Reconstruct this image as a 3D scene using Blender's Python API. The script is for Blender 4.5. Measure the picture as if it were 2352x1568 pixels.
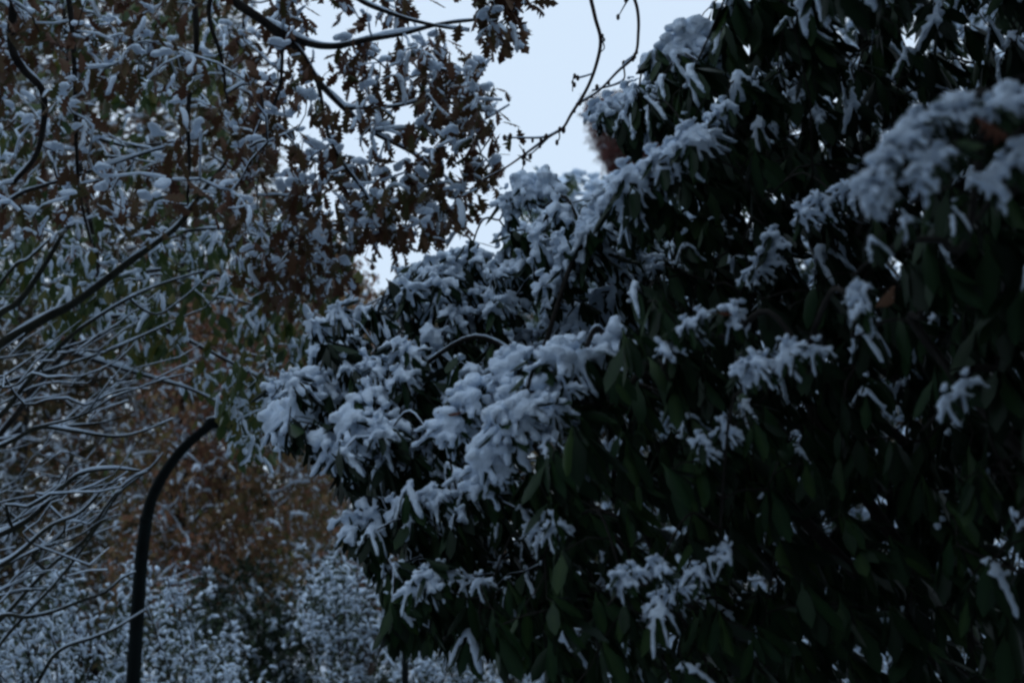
import bpy, math, random
import numpy as np
from mathutils import Vector, noise

for o in list(bpy.data.objects):
    bpy.data.objects.remove(o)
scene = bpy.context.scene
R = math.radians
rng = np.random.default_rng(11)

# ------------------------------------------------------------------ camera, sky, light, exposure
PITCH, CAM_Z = R(10.0), 1.6
cam_d = bpy.data.cameras.new('camera')
cam_d.lens, cam_d.sensor_width = 50, 36
cam_d.clip_start, cam_d.clip_end = 0.05, 900
cam_d.dof.use_dof = True
cam_d.dof.focus_distance = 4.6
cam_d.dof.aperture_fstop = 3.2
cam = bpy.data.objects.new('camera', cam_d)
cam.location = (0, 0, CAM_Z)
cam.rotation_euler = (R(90) + PITCH, 0, 0)
scene.collection.objects.link(cam)
scene.camera = cam

SUN_EL, SUN_ROT = R(6), R(200)
world = bpy.data.worlds.new('World')
scene.world = world
world.use_nodes = True
wn, wl = world.node_tree.nodes, world.node_tree.links
bg = wn['Background']
sky = wn.new('ShaderNodeTexSky')
sky.sky_type = 'NISHITA'
sky.sun_disc = False
sky.sun_elevation = SUN_EL
sky.sun_rotation = SUN_ROT
sky.air_density, sky.dust_density, sky.ozone_density = 1.0, 2.0, 3.0
mixw = wn.new('ShaderNodeMix')
mixw.data_type = 'RGBA'
mixw.inputs[0].default_value = 0.85                       # an even layer of snow cloud over the clear sky
mixw.inputs[7].default_value = (15.6, 18.8, 22.7, 1)
wl.new(sky.outputs[0], mixw.inputs[6])
wl.new(mixw.outputs[2], bg.inputs[0])
bg.inputs[1].default_value = 0.05

sun_d = bpy.data.lights.new('sun', 'SUN')
sun_d.energy = 0.05
sun_d.angle = R(40)
sun_d.color = (1, 0.95, 0.9)
sun = bpy.data.objects.new('sun', sun_d)
sun.rotation_euler = (R(90) - SUN_EL, 0, R(180) - SUN_ROT)
scene.collection.objects.link(sun)

scene.render.engine = 'CYCLES'
scene.cycles.use_denoising = True
scene.cycles.filter_width = 2.7
scene.cycles.max_bounces = 5
scene.cycles.diffuse_bounces = 3
scene.cycles.glossy_bounces = 2
vs = scene.view_settings
vs.view_transform, vs.look, vs.exposure, vs.gamma = 'Standard', 'None', 0.0, 1.0
vs.use_curve_mapping = False

# ------------------------------------------------------------------ helpers
F = 3267.0
CF = np.array([0, math.cos(PITCH), math.sin(PITCH)])
CU = np.array([0, -math.sin(PITCH), math.cos(PITCH)])
CO = np.array([0, 0, CAM_Z])


def P(u, v, d):
    return CO + d * (np.array([1.0, 0, 0]) * ((u - 1176) / F) + CU * (-(v - 784) / F) + CF)


def proj(p):
    q = np.asarray(p, float) - CO
    d = q @ CF
    dd = np.where(d > 0.05, d, 0.05)
    return 1176 + F * q[..., 0] / dd, 784 - F * (q @ CU) / dd, d


def inpoly(u, v, poly):
    poly = np.asarray(poly, float)
    u, v = np.asarray(u, float), np.asarray(v, float)
    c = np.zeros(u.shape, bool)
    x0, y0 = poly[-1]
    for x1, y1 in poly:
        m = (y1 > v) != (y0 > v)
        if y1 != y0:
            c ^= m & (u < (x0 - x1) * (v - y1) / (y0 - y1) + x1)
        x0, y0 = x1, y1
    return c


def sample(poly, dr, n, avoid=(), power=1.0):
    poly = np.asarray(poly, float)
    lo, hi = poly.min(0), poly.max(0)
    out = []
    guard = 0
    while len(out) < n and guard < 400:
        guard += 1
        u = rng.uniform(lo[0], hi[0], n)
        v = rng.uniform(lo[1], hi[1], n)
        k = inpoly(u, v, poly)
        for a in avoid:
            k &= ~inpoly(u, v, a)
        d = dr[0] + (dr[1] - dr[0]) * rng.uniform(0, 1, n) ** power
        for i in np.nonzero(k)[0]:
            out.append(P(u[i], v[i], d[i]))
    return np.array(out[:n])


def srgb(r, g, b):
    f = lambda c: c / 12.92 if c < 0.04045 else ((c + 0.055) / 1.055) ** 2.4
    return (f(r / 255), f(g / 255), f(b / 255), 1)


# ------------------------------------------------------------------ materials
def mat_leaf(name, cols, rough=0.5, spec=0.4, trans=0.0):
    m = bpy.data.materials.new(name)
    m.use_nodes = True
    n, l = m.node_tree.nodes, m.node_tree.links
    b = n['Principled BSDF']
    b.inputs['Roughness'].default_value = rough
    b.inputs['Specular IOR Level'].default_value = spec
    at = n.new('ShaderNodeAttribute')
    at.attribute_name = 'var'
    ramp = n.new('ShaderNodeValToRGB')
    e = ramp.color_ramp.elements
    e[0].position, e[0].color = 0, (*cols[0], 1)
    e[1].position, e[1].color = 1, (*cols[-1], 1)
    for i, c in enumerate(cols[1:-1], 1):
        x = e.new(i / (len(cols) - 1))
        x.color = (*c, 1)
    tc = n.new('ShaderNodeTexCoord')
    nz = n.new('ShaderNodeTexNoise')
    nz.inputs['Scale'].default_value = 30
    l.new(tc.outputs['Object'], nz.inputs['Vector'])
    ad = n.new('ShaderNodeMath')
    ad.operation = 'MULTIPLY_ADD'
    ad.inputs[1].default_value = 0.35
    l.new(nz.outputs[0], ad.inputs[0])
    sb = n.new('ShaderNodeMath')
    sb.operation = 'SUBTRACT'
    sb.inputs[1].default_value = 0.17
    l.new(at.outputs['Fac'], sb.inputs[0])
    l.new(sb.outputs[0], ad.inputs[2])
    l.new(ad.outputs[0], ramp.inputs[0])
    l.new(ramp.outputs[0], b.inputs['Base Color'])
    if trans > 0:
        tr = n.new('ShaderNodeBsdfTranslucent')
        l.new(ramp.outputs[0], tr.inputs[0])
        mx = n.new('ShaderNodeMixShader')
        mx.inputs[0].default_value = trans
        l.new(b.outputs[0], mx.inputs[1])
        l.new(tr.outputs[0], mx.inputs[2])
        l.new(mx.outputs[0], n['Material Output'].inputs[0])
    return m


def mat_noise(name, c1, c2, scale, rough=0.8, bump=0.3, spec=0.3, bscale=None, lo=0.35, hi=0.65):
    m = bpy.data.materials.new(name)
    m.use_nodes = True
    n, l = m.node_tree.nodes, m.node_tree.links
    b = n['Principled BSDF']
    b.inputs['Roughness'].default_value = rough
    b.inputs['Specular IOR Level'].default_value = spec
    tc = n.new('ShaderNodeTexCoord')
    nz = n.new('ShaderNodeTexNoise')
    nz.inputs['Scale'].default_value = scale
    nz.inputs['Detail'].default_value = 6
    l.new(tc.outputs['Object'], nz.inputs['Vector'])
    ramp = n.new('ShaderNodeValToRGB')
    e = ramp.color_ramp.elements
    e[0].position, e[0].color = lo, (*c1, 1)
    e[1].position, e[1].color = hi, (*c2, 1)
    l.new(nz.outputs[0], ramp.inputs[0])
    l.new(ramp.outputs[0], b.inputs['Base Color'])
    nb = n.new('ShaderNodeTexNoise')
    nb.inputs['Scale'].default_value = bscale or scale * 3
    nb.inputs['Detail'].default_value = 5
    l.new(tc.outputs['Object'], nb.inputs['Vector'])
    bp = n.new('ShaderNodeBump')
    bp.inputs['Strength'].default_value = bump
    bp.inputs['Distance'].default_value = 0.01
    l.new(nb.outputs[0], bp.inputs['Height'])
    l.new(bp.outputs[0], b.inputs['Normal'])
    return m


M = {}
M['snow'] = mat_noise('snow', (0.66, 0.79, 0.95), (0.73, 0.84, 0.96), 9, 0.75, 0.8, 0.2, 90)
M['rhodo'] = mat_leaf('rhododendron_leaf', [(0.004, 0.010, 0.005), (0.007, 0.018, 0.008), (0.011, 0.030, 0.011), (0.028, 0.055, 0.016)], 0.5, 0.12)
M['pale_rhodo'] = mat_leaf('pale_rhododendron_leaf', [(0.02, 0.05, 0.02), (0.035, 0.085, 0.03), (0.06, 0.12, 0.035), (0.12, 0.16, 0.06)], 0.42, 0.5)
M['oak'] = mat_leaf('oak_leaf', [(0.05, 0.018, 0.009), (0.085, 0.032, 0.013), (0.075, 0.042, 0.014), (0.05, 0.055, 0.014)], 0.6, 0.3, 0.15)
M['lime'] = mat_leaf('leafy_green', [(0.018, 0.035, 0.009), (0.03, 0.06, 0.014), (0.06, 0.09, 0.016), (0.13, 0.11, 0.018)], 0.5, 0.4, 0.2)
M['beech'] = mat_leaf('beech_leaf', [(0.23, 0.095, 0.058), (0.22, 0.125, 0.06), (0.17, 0.135, 0.048), (0.07, 0.10, 0.03)], 0.6, 0.3, 0.2)
M['mixed'] = mat_leaf('mixed_leaf', [(0.16, 0.06, 0.034), (0.13, 0.07, 0.03), (0.07, 0.06, 0.022), (0.03, 0.042, 0.015)], 0.6, 0.3, 0.2)
M['russet'] = mat_leaf('russet_needle', [(0.055, 0.020, 0.020), (0.085, 0.030, 0.027), (0.11, 0.042, 0.034)], 0.7, 0.2, 0.2)
M['shrub'] = mat_leaf('shrub_leaf', [(0.015, 0.03, 0.012), (0.03, 0.05, 0.018), (0.05, 0.04, 0.018)], 0.6, 0.3)
M['dark'] = mat_leaf('dark_evergreen', [(0.008, 0.018, 0.009), (0.014, 0.03, 0.013), (0.025, 0.045, 0.018)], 0.6, 0.3)
M['bark'] = mat_noise('bark', (0.010, 0.009, 0.008), (0.028, 0.025, 0.022), 14, 0.85, 0.8, 0.12)
M['bark_green'] = mat_noise('mossy_bark', (0.012, 0.013, 0.010), (0.028, 0.030, 0.022), 12, 0.85, 0.8, 0.12)
M['bark_red'] = mat_noise('reddish_bark', (0.025, 0.014, 0.011), (0.05, 0.028, 0.02), 14, 0.8, 0.7, 0.3)
M['post'] = mat_noise('post_paint', (0.004, 0.006, 0.006), (0.006, 0.010, 0.010), 6, 0.7, 0.15, 0.06)
M['glass'] = mat_noise('lamp_glass', (0.10, 0.11, 0.11), (0.14, 0.15, 0.15), 6, 0.3, 0.05, 0.5)
M['ground'] = mat_noise('snowy_ground', (0.03, 0.022, 0.014), (0.72, 0.78, 0.86), 5.0, 0.85, 0.9, 0.2, 16, 0.40, 0.56)


# ------------------------------------------------------------------ mesh building
def mesh_np(name, verts, tris, mat, var=None, smooth=True):
    verts = np.ascontiguousarray(verts, np.float32)
    tris = np.ascontiguousarray(tris, np.int32)
    me = bpy.data.meshes.new(name)
    me.vertices.add(len(verts))
    me.vertices.foreach_set('co', verts.ravel())
    me.loops.add(tris.size)
    me.loops.foreach_set('vertex_index', tris.ravel())
    me.polygons.add(len(tris))
    me.polygons.foreach_set('loop_start', np.arange(0, tris.size, 3, dtype=np.int32))
    me.polygons.foreach_set('loop_total', np.full(len(tris), 3, np.int32))
    if smooth:
        me.polygons.foreach_set('use_smooth', np.ones(len(tris), bool))
    if var is not None:
        a = me.attributes.new('var', 'FLOAT', 'POINT')
        a.data.foreach_set('value', np.ascontiguousarray(var, np.float32))
    me.materials.append(mat)
    me.update()
    me.validate()
    return me


def link(name, me, parent=None, kind=None):
    o = bpy.data.objects.new(name, me)
    scene.collection.objects.link(o)
    if parent is not None:
        o.parent = parent
    if kind:
        o['kind'] = kind
    return o


def thing(name, label, cat, loc, group=None):
    o = bpy.data.objects.new(name, None)
    o.empty_display_size = 0.3
    scene.collection.objects.link(o)
    o.location = tuple(loc)
    o['label'] = label
    o['category'] = cat
    if group:
        o['group'] = group
    return o


def smooth_path(pts, n=6):
    pts = np.asarray(pts, float)
    if len(pts) < 3:
        return np.array([pts[0] + (pts[-1] - pts[0]) * t for t in np.linspace(0, 1, n)])
    q = np.vstack([2 * pts[0] - pts[1], pts, 2 * pts[-1] - pts[-2]])
    out = []
    for i in range(1, len(q) - 2):
        for t in np.linspace(0, 1, n, endpoint=False):
            a, b, c, d = q[i - 1:i + 3]
            out.append(0.5 * ((2 * b) + (c - a) * t + (2 * a - 5 * b + 4 * c - d) * t * t + (3 * b - a - 3 * c + d) * t ** 3))
    out.append(pts[-1])
    return np.array(out)


def tube(pts, rad, sides=6):
    pts = np.asarray(pts, float)
    n = len(pts)
    rad = np.broadcast_to(np.asarray(rad, float), (n,))
    tg = np.gradient(pts, axis=0)
    tg /= np.linalg.norm(tg, axis=1)[:, None] + 1e-9
    ref = np.array([0, 0, 1.0]) if abs(tg[0][2]) < 0.9 else np.array([1.0, 0, 0])
    V = []
    for i in range(n):
        s = np.cross(tg[i], ref)
        s /= np.linalg.norm(s) + 1e-9
        w = np.cross(s, tg[i])
        ref = w
        a = np.arange(sides) * 2 * math.pi / sides
        V.append(pts[i] + rad[i] * (np.cos(a)[:, None] * s + np.sin(a)[:, None] * w))
    V = np.vstack(V + [pts[:1], pts[-1:]])
    T = []
    for i in range(n - 1):
        for j in range(sides):
            a, b = i * sides + j, i * sides + (j + 1) % sides
            T += [(a, b, b + sides), (a, b + sides, a + sides)]
    c0, c1 = n * sides, n * sides + 1
    for j in range(sides):
        T.append((c0, (j + 1) % sides, j))
        T.append((c1, (n - 1) * sides + j, (n - 1) * sides + (j + 1) % sides))
    return V, np.array(T)


def merge(parts):
    V, T, k = [], [], 0
    for v, t in parts:
        V.append(v)
        T.append(np.asarray(t) + k)
        k += len(v)
    return np.vstack(V), np.vstack(T)


def snow_ridge(pts, rad, thick=0.012):
    """a lumpy ridge of snow lying along the upper side of a limb"""
    pts = np.asarray(pts, float)
    n = len(pts)
    rad = np.broadcast_to(np.asarray(rad, float), (n,))
    tg = np.gradient(pts, axis=0)
    tg /= np.linalg.norm(tg, axis=1)[:, None] + 1e-9
    flat = np.sqrt(np.clip(1 - tg[:, 2] ** 2, 0, 1))
    w = np.array([0.66 + 0.95 * noise.noise(Vector(p * 7)) for p in pts])
    r = (rad * 0.72 + thick * 0.6) * np.clip(w, 0.04, 1.4) * np.clip(flat * 1.25 - 0.2, 0.12, 1)
    up = np.array([0, 0, 1.0]) - tg * tg[:, 2:3]
    up /= np.linalg.norm(up, axis=1)[:, None] + 1e-9
    return tube(pts + up * (rad * 0.70 + r * 0.32)[:, None], r, 5)


# ------------------------------------------------------------------ leaves, clusters of leaves and their snow
def leaf_mesh(profile, curl, fold, roll, wav=0.0):
    if len(profile) == 3:                                    # a small leaf: folded lozenge
        x, w = profile[1]
        V = [(0, 0, 0), (x, -w, -fold * w - curl * x * x), (x, w, -fold * w - curl * x * x), (1, 0, -curl), (x + .1, 0, 0.02)]
        return np.array(V, float), np.array([(0, 1, 4), (1, 3, 4), (3, 2, 4), (2, 0, 4)])
    V, T = [], []
    for i, (x, w) in enumerate(profile):
        z = -curl * x * x
        y = wav * math.sin(x * 5)
        V += [(x, y - w, z - fold * w - roll * w * w * 8), (x, y, z), (x, y + w, z - fold * w - roll * w * w * 8)]
    for i in range(len(profile) - 1):
        a, b = 3 * i, 3 * i + 3
        for j in (0, 1):
            T += [(a + j, b + j, b + j + 1), (a + j, b + j + 1, a + j + 1)]
    return np.array(V), np.array(T)


PROF = {
    'rhodo': [(0, .014), (.15, .03), (.42, .165), (.78, .145), (1, .01)],
    'oak': [(0, .012), (.13, .05), (.22, .17), (.30, .08), (.42, .27), (.50, .12), (.63, .31), (.71, .14), (.83, .2), (.93, .07), (1, .02)],
    'oval': [(0, .02), (.15, .12), (.4, .29), (.7, .24), (1, .01)],
    'small': [(0, .03), (.42, .30), (1, .02)],
    'needle': [(0, .05), (.5, .12), (1, .02)],
}


def leaf_lib(kind, name, mat, n=10, var=(0, 1), curl=(0.1, 0.45), fold=(-0.2, 0.3), roll=(0, 0.6)):
    lib = []
    for i in range(n):
        v, t = leaf_mesh(PROF[kind], rng.uniform(*curl), rng.uniform(*fold), rng.uniform(*roll), rng.uniform(-.04, .04))
        f = var[0] + (var[1] - var[0]) * (rng.beta(1.4, 2.0))
        f = f + (0.22 * (np.abs(v[:, 1]) < 0.045) if len(v) > 5 else np.zeros(len(v)))
        lib.append((v, t, f, mesh_np(name, v, t, mat, f)))
    return lib


def frame_mat(x, z_hint, scale, loc, roll=0.0):
    x = np.asarray(x, float)
    x = x / (np.linalg.norm(x) + 1e-9)
    y = np.cross(z_hint, x)
    if np.linalg.norm(y) < 1e-3:
        y = np.cross([1.0, 0.2, 0], x)
    y /= np.linalg.norm(y)
    z = np.cross(x, y)
    y2 = y * math.cos(roll) + z * math.sin(roll)
    z2 = -y * math.sin(roll) + z * math.cos(roll)
    m = np.eye(4)
    m[:3, 0], m[:3, 1], m[:3, 2], m[:3, 3] = x * scale, y2 * scale, z2 * scale, loc
    return m


_t = (1 + 5 ** 0.5) / 2
ICO_V = np.array([(-1, _t, 0), (1, _t, 0), (-1, -_t, 0), (1, -_t, 0), (0, -1, _t), (0, 1, _t), (0, -1, -_t), (0, 1, -_t), (_t, 0, -1), (_t, 0, 1), (-_t, 0, -1), (-_t, 0, 1)]) / math.sqrt(1 + _t * _t)
ICO_T = np.array([(0, 11, 5), (0, 5, 1), (0, 1, 7), (0, 7, 10), (0, 10, 11), (1, 5, 9), (5, 11, 4), (11, 10, 2), (10, 7, 6), (7, 1, 8), (3, 9, 4), (3, 4, 2), (3, 2, 6), (3, 6, 8), (3, 8, 9), (4, 9, 5), (2, 4, 11), (6, 2, 10), (8, 6, 7), (9, 8, 1)])


def ico2():
    V, T, c = [tuple(v) for v in ICO_V], [], {}

    def mid(a, b):
        k = (min(a, b), max(a, b))
        if k not in c:
            m = (np.array(V[a]) + np.array(V[b]))
            V.append(tuple(m / np.linalg.norm(m)))
            c[k] = len(V) - 1
        return c[k]
    for a, b, d in ICO_T:
        x, y, z = mid(a, b), mid(b, d), mid(d, a)
        T += [(a, x, z), (b, y, x), (d, z, y), (x, y, z)]
    return np.array(V), np.array(T)


ICO2_V, ICO2_T = ico2()


def fuse(balls, voxel, tri_hi, tri_lo, amp=0.25):
    """lumps of snow (centre, 3x3 axes) fused into one soft lumpy body"""
    v, t = merge([(ICO2_V @ A.T + c, ICO2_T) for c, A in balls])
    me = mesh_np('tmp', v, t, M['snow'])
    o = bpy.data.objects.new('tmp', me)
    scene.collection.objects.link(o)
    md = o.modifiers.new('r', 'REMESH')
    md.mode, md.voxel_size = 'VOXEL', voxel
    ms = o.modifiers.new('s', 'SMOOTH')
    ms.iterations, ms.factor = 3, 0.5
    dg = bpy.context.evaluated_depsgraph_get()

    def grab():
        dg.update()
        m2 = bpy.data.meshes.new_from_object(o.evaluated_get(dg))
        m2.calc_loop_triangles()
        vv = np.empty(len(m2.vertices) * 3, np.float32)
        m2.vertices.foreach_get('co', vv)
        tt = np.empty(len(m2.loop_triangles) * 3, np.int32)
        m2.loop_triangles.foreach_get('vertices', tt)
        nn = np.empty(len(m2.vertices) * 3, np.float32)
        m2.vertices.foreach_get('normal', nn)
        bpy.data.meshes.remove(m2)
        return vv.reshape(-1, 3).astype(float), tt.reshape(-1, 3), nn.reshape(-1, 3)
    vv, tt, nn = grab()
    off = np.array([noise.noise(Vector(p * (0.22 / voxel))) * 0.8 + noise.noise(Vector(p * (0.5 / voxel))) * 0.6 for p in vv])
    vv = vv + nn * (off * amp * voxel * 2.8)[:, None]
    o.modifiers.clear()
    o.data = mesh_np('tmp', vv, tt, M['snow'])
    bpy.data.meshes.remove(me)
    res = []
    for goal in (tri_hi, tri_lo):
        dc = o.modifiers.new('d', 'DECIMATE')
        dc.ratio = min(1.0, goal / max(1, len(tt)))
        a, b, _ = grab()
        res.append((a, b))
        o.modifiers.clear()
    old = o.data
    bpy.data.objects.remove(o)
    bpy.data.meshes.remove(old)
    return res


def islands(v, t):
    lab = np.arange(len(v))
    while True:
        m = lab[t].min(1)
        new = lab.copy()
        for j in range(3):
            np.minimum.at(new, t[:, j], m)
        new = new[new]
        if (new == lab).all():
            break
        lab = new
    out = []
    for k in np.unique(lab[t[:, 0]]):
        tt = t[lab[t[:, 0]] == k]
        ids, inv = np.unique(tt, return_inverse=True)
        out.append((v[ids], inv.reshape(-1, 3)))
    return out


def cluster(lib, n, L, droop, spread=1.0, stem=0.03, snow=0.8, thick=1.0, mound=0.5, voxel=0.008, steep=68, rnd=0.25, tri=(900, 150), width=0.16, fan=360, pad=0.0):
    """leaves round a shoot tip, with the snow that lies on them: {leaves, snow_hi, snow_lo}"""
    leaves, balls = [], []
    for k in range(n):
        az = k * 2.39996 + rng.normal(0, 0.25)
        if fan < 360:
            az = R(rng.uniform(-fan / 2, fan / 2))
        el = -R(np.clip(rng.normal(*droop), -60, 86))
        d = np.array([math.cos(el) * math.cos(az), math.cos(el) * math.sin(az), math.sin(el)])
        s = L * rng.uniform(1 - rnd, 1 + rnd * 0.6)
        loc = np.array([0, 0, rng.uniform(-stem, stem)]) + d * 0.01 + spread * L * rng.normal(0, 0.25, 3) * (1 if spread > 1 else 0.12)
        i = rng.integers(len(lib))
        m = frame_mat(d, (0, 0, 1.0), s, loc, rng.normal(0, 0.25))
        leaves.append((i, m))
        slope = -math.degrees(el)
        if snow > 0 and slope < steep and rng.uniform() < snow:
            lv = lib[i][0]
            lv = lv.reshape(-1, 3, 3) if len(lv) != 5 else np.array([[lv[0]] * 3, [lv[4]] * 3, [lv[3]] * 3])
            t0, t1 = rng.uniform(0.0, 0.12), rng.uniform(0.62, 1.02)
            nb = max(4, int(1.25 * (t1 - t0) / (width * thick)))
            for t in np.linspace(t0, t1, nb):
                j = t * (len(lv) - 1)
                a = int(min(j, len(lv) - 2))
                f = min(j - a, 1)
                mid = lv[a][1] * (1 - f) + lv[a + 1][1] * f
                c = (m @ np.append(mid, 1))[:3]
                rr = s * width * thick * rng.uniform(0.8, 1.2) * (1.12 - 0.5 * abs(t - 0.4))
                A = m[:3, :3] / s
                hz = 0.62 * min(1.25, max(thick, 0.7))
                ax = A @ np.diag([rr * 1.3, rr, rr * hz])
                balls.append((c + (A[:, 2] * 0.55 + np.array([0, 0, 0.45])) * rr * hz * 0.75, ax))
    if snow > 0 and pad > 0:
        for i, m in leaves:                                  # snow bridging the inner halves of neighbouring leaves
            d = m[:3, 0] / np.linalg.norm(m[:3, 0])
            if d[2] < -0.93:
                continue
            for t in rng.uniform(0.1, 0.62, 3):
                c = m[:3, 3] + d * L * t + rng.normal(0, 0.09, 3) * L * np.array([1, 1, .4]) + np.array([0, 0, 0.05 * L])
                rr = L * pad * rng.uniform(0.10, 0.21) * (1.15 - 0.6 * t)
                balls.append((c, np.diag([rr * rng.uniform(.9, 1.3), rr * rng.uniform(.9, 1.3), rr * 0.75])))
    if snow > 0 and mound > 0:
        for k in range(6):
            c = rng.normal(0, 0.16, 3) * L * np.array([1, 1, 0.3]) + np.array([0, 0, stem + mound * L * 0.12])
            rr = L * mound * rng.uniform(0.28, 0.5)
            balls.append((c, np.diag([rr, rr, rr * 0.75])))
    out = {'leaves': leaves}
    out['snow'] = []
    if balls:
        hi, lo = fuse(balls, voxel, *tri)
        for v, t in islands(*hi):
            if len(t) >= 14:
                out['snow'].append((v, t, mesh_np('snow_clump', v, t, M['snow'])))
    return out


def patch(p):
    """slow drift of leaf colour through a crown"""
    x, y, z = p[:, 0], p[:, 1], p[:, 2]
    return 0.24 * np.sin(2.1 * x + 1.3 * z + 0.7 * y) * np.sin(1.7 * z - 1.9 * x + 0.4 * y + 1) + 0.14 * np.sin(5.3 * x + 2 * y) * np.sin(4.7 * z + y)


def scatter(lib_vt, ids, mats):
    """joins many placed copies: lib_vt = [(verts, tris, var)]"""
    V, T, W, k = [], [], [], 0
    ids = np.asarray(ids)
    for i, (v, t, f) in enumerate(lib_vt):
        mm = mats[ids == i]
        if not len(mm):
            continue
        q = np.einsum('nij,vj->nvi', mm[:, :3, :3], v) + mm[:, None, :3, 3]
        n = len(mm)
        V.append(q.reshape(-1, 3))
        T.append((t[None] + (k + np.arange(n) * len(v))[:, None, None]).reshape(-1, 3))
        W.append(np.clip(np.tile(np.broadcast_to(f, (len(v),)), n) + np.repeat(rng.normal(0, 0.12, n) + patch(mm[:, :3, 3]), len(v)), 0, 1))
        k += n * len(v)
    return np.vstack(V), np.vstack(T), np.concatenate(W)


from mathutils import Matrix


def pick_largest(mats, n):
    u, v, d = proj(mats[:, :3, 3])
    inside = (u > -10) & (u < 2362) & (v > -10) & (v < 1578) & (d > 0.3)
    s = np.linalg.norm(mats[:, :3, 0], axis=1) / np.maximum(d, 0.1)
    s = np.where(inside, s, -1)
    o = np.argsort(-s)[:n]
    return o[s[o] > 0]


def place(root, name, meshes, ids, mats, chosen):
    T = Matrix.Translation(-Vector(root.location))
    for i in chosen:
        o = bpy.data.objects.new(name, meshes[ids[i]])
        o.parent = root
        o.matrix_basis = T @ Matrix(mats[i].tolist())
        scene.collection.objects.link(o)


def emit(root, lib, protos, tips, n_leaf=300, n_snow=300, leaf_name='leaf', snow_p=1.0, mat=None):
    """tips: list of (proto index, 4x4, has snow)"""
    L_id, L_m, S_id, S_m = [], [], [], []
    snows = [q for p in protos for q in p['snow']]
    first = np.cumsum([0] + [len(p['snow']) for p in protos])
    for pi, m, sn in tips:
        p = protos[pi]
        for i, lm in p['leaves']:
            L_id.append(i)
            L_m.append(m @ lm)
        if sn:
            for k in range(len(p['snow'])):
                S_id.append(first[pi] + k)
                S_m.append(m)
    B = np.array(root.location)

    def local(v):
        return v - B
    L_id, L_m = np.array(L_id), np.array(L_m)
    ch = pick_largest(L_m, n_leaf)
    place(root, leaf_name, [l[3] for l in lib], L_id, L_m, ch)
    rest = np.setdiff1d(np.arange(len(L_m)), ch)
    if len(rest):
        v, t, w = scatter([(l[0], l[1], l[2]) for l in lib], L_id[rest], L_m[rest])
        link('foliage', mesh_np('foliage', local(v), t, mat or lib[0][3].materials[0], w), root, 'stuff')
    if S_m:
        S_id, S_m = np.array(S_id), np.array(S_m)
        ch = pick_largest(S_m, n_snow)
        place(root, 'snow_clump', [q[2] for q in snows], S_id, S_m, ch)
        rest = np.setdiff1d(np.arange(len(S_m)), ch)
        if len(rest):
            v, t, w = scatter([(q[0], q[1], 0) for q in snows], S_id[rest], S_m[rest])
            link('snow', mesh_np('snow', local(v), t, M['snow']), root, 'stuff')


def pose(p, yaw, scale=1.0, tilt=0.15, lean=0.0):
    return np.array(Matrix.Translation(Vector(p)) @ Matrix.Rotation(-lean, 4, 'Y') @ Matrix.Rotation(lean * 0.4, 4, 'X') @ Matrix.Rotation(yaw, 4, 'Z') @ Matrix.Rotation(rng.normal(0, tilt), 4, 'X') @ Matrix.Rotation(rng.normal(0, tilt), 4, 'Y') @ Matrix.Scale(scale, 4))


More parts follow.
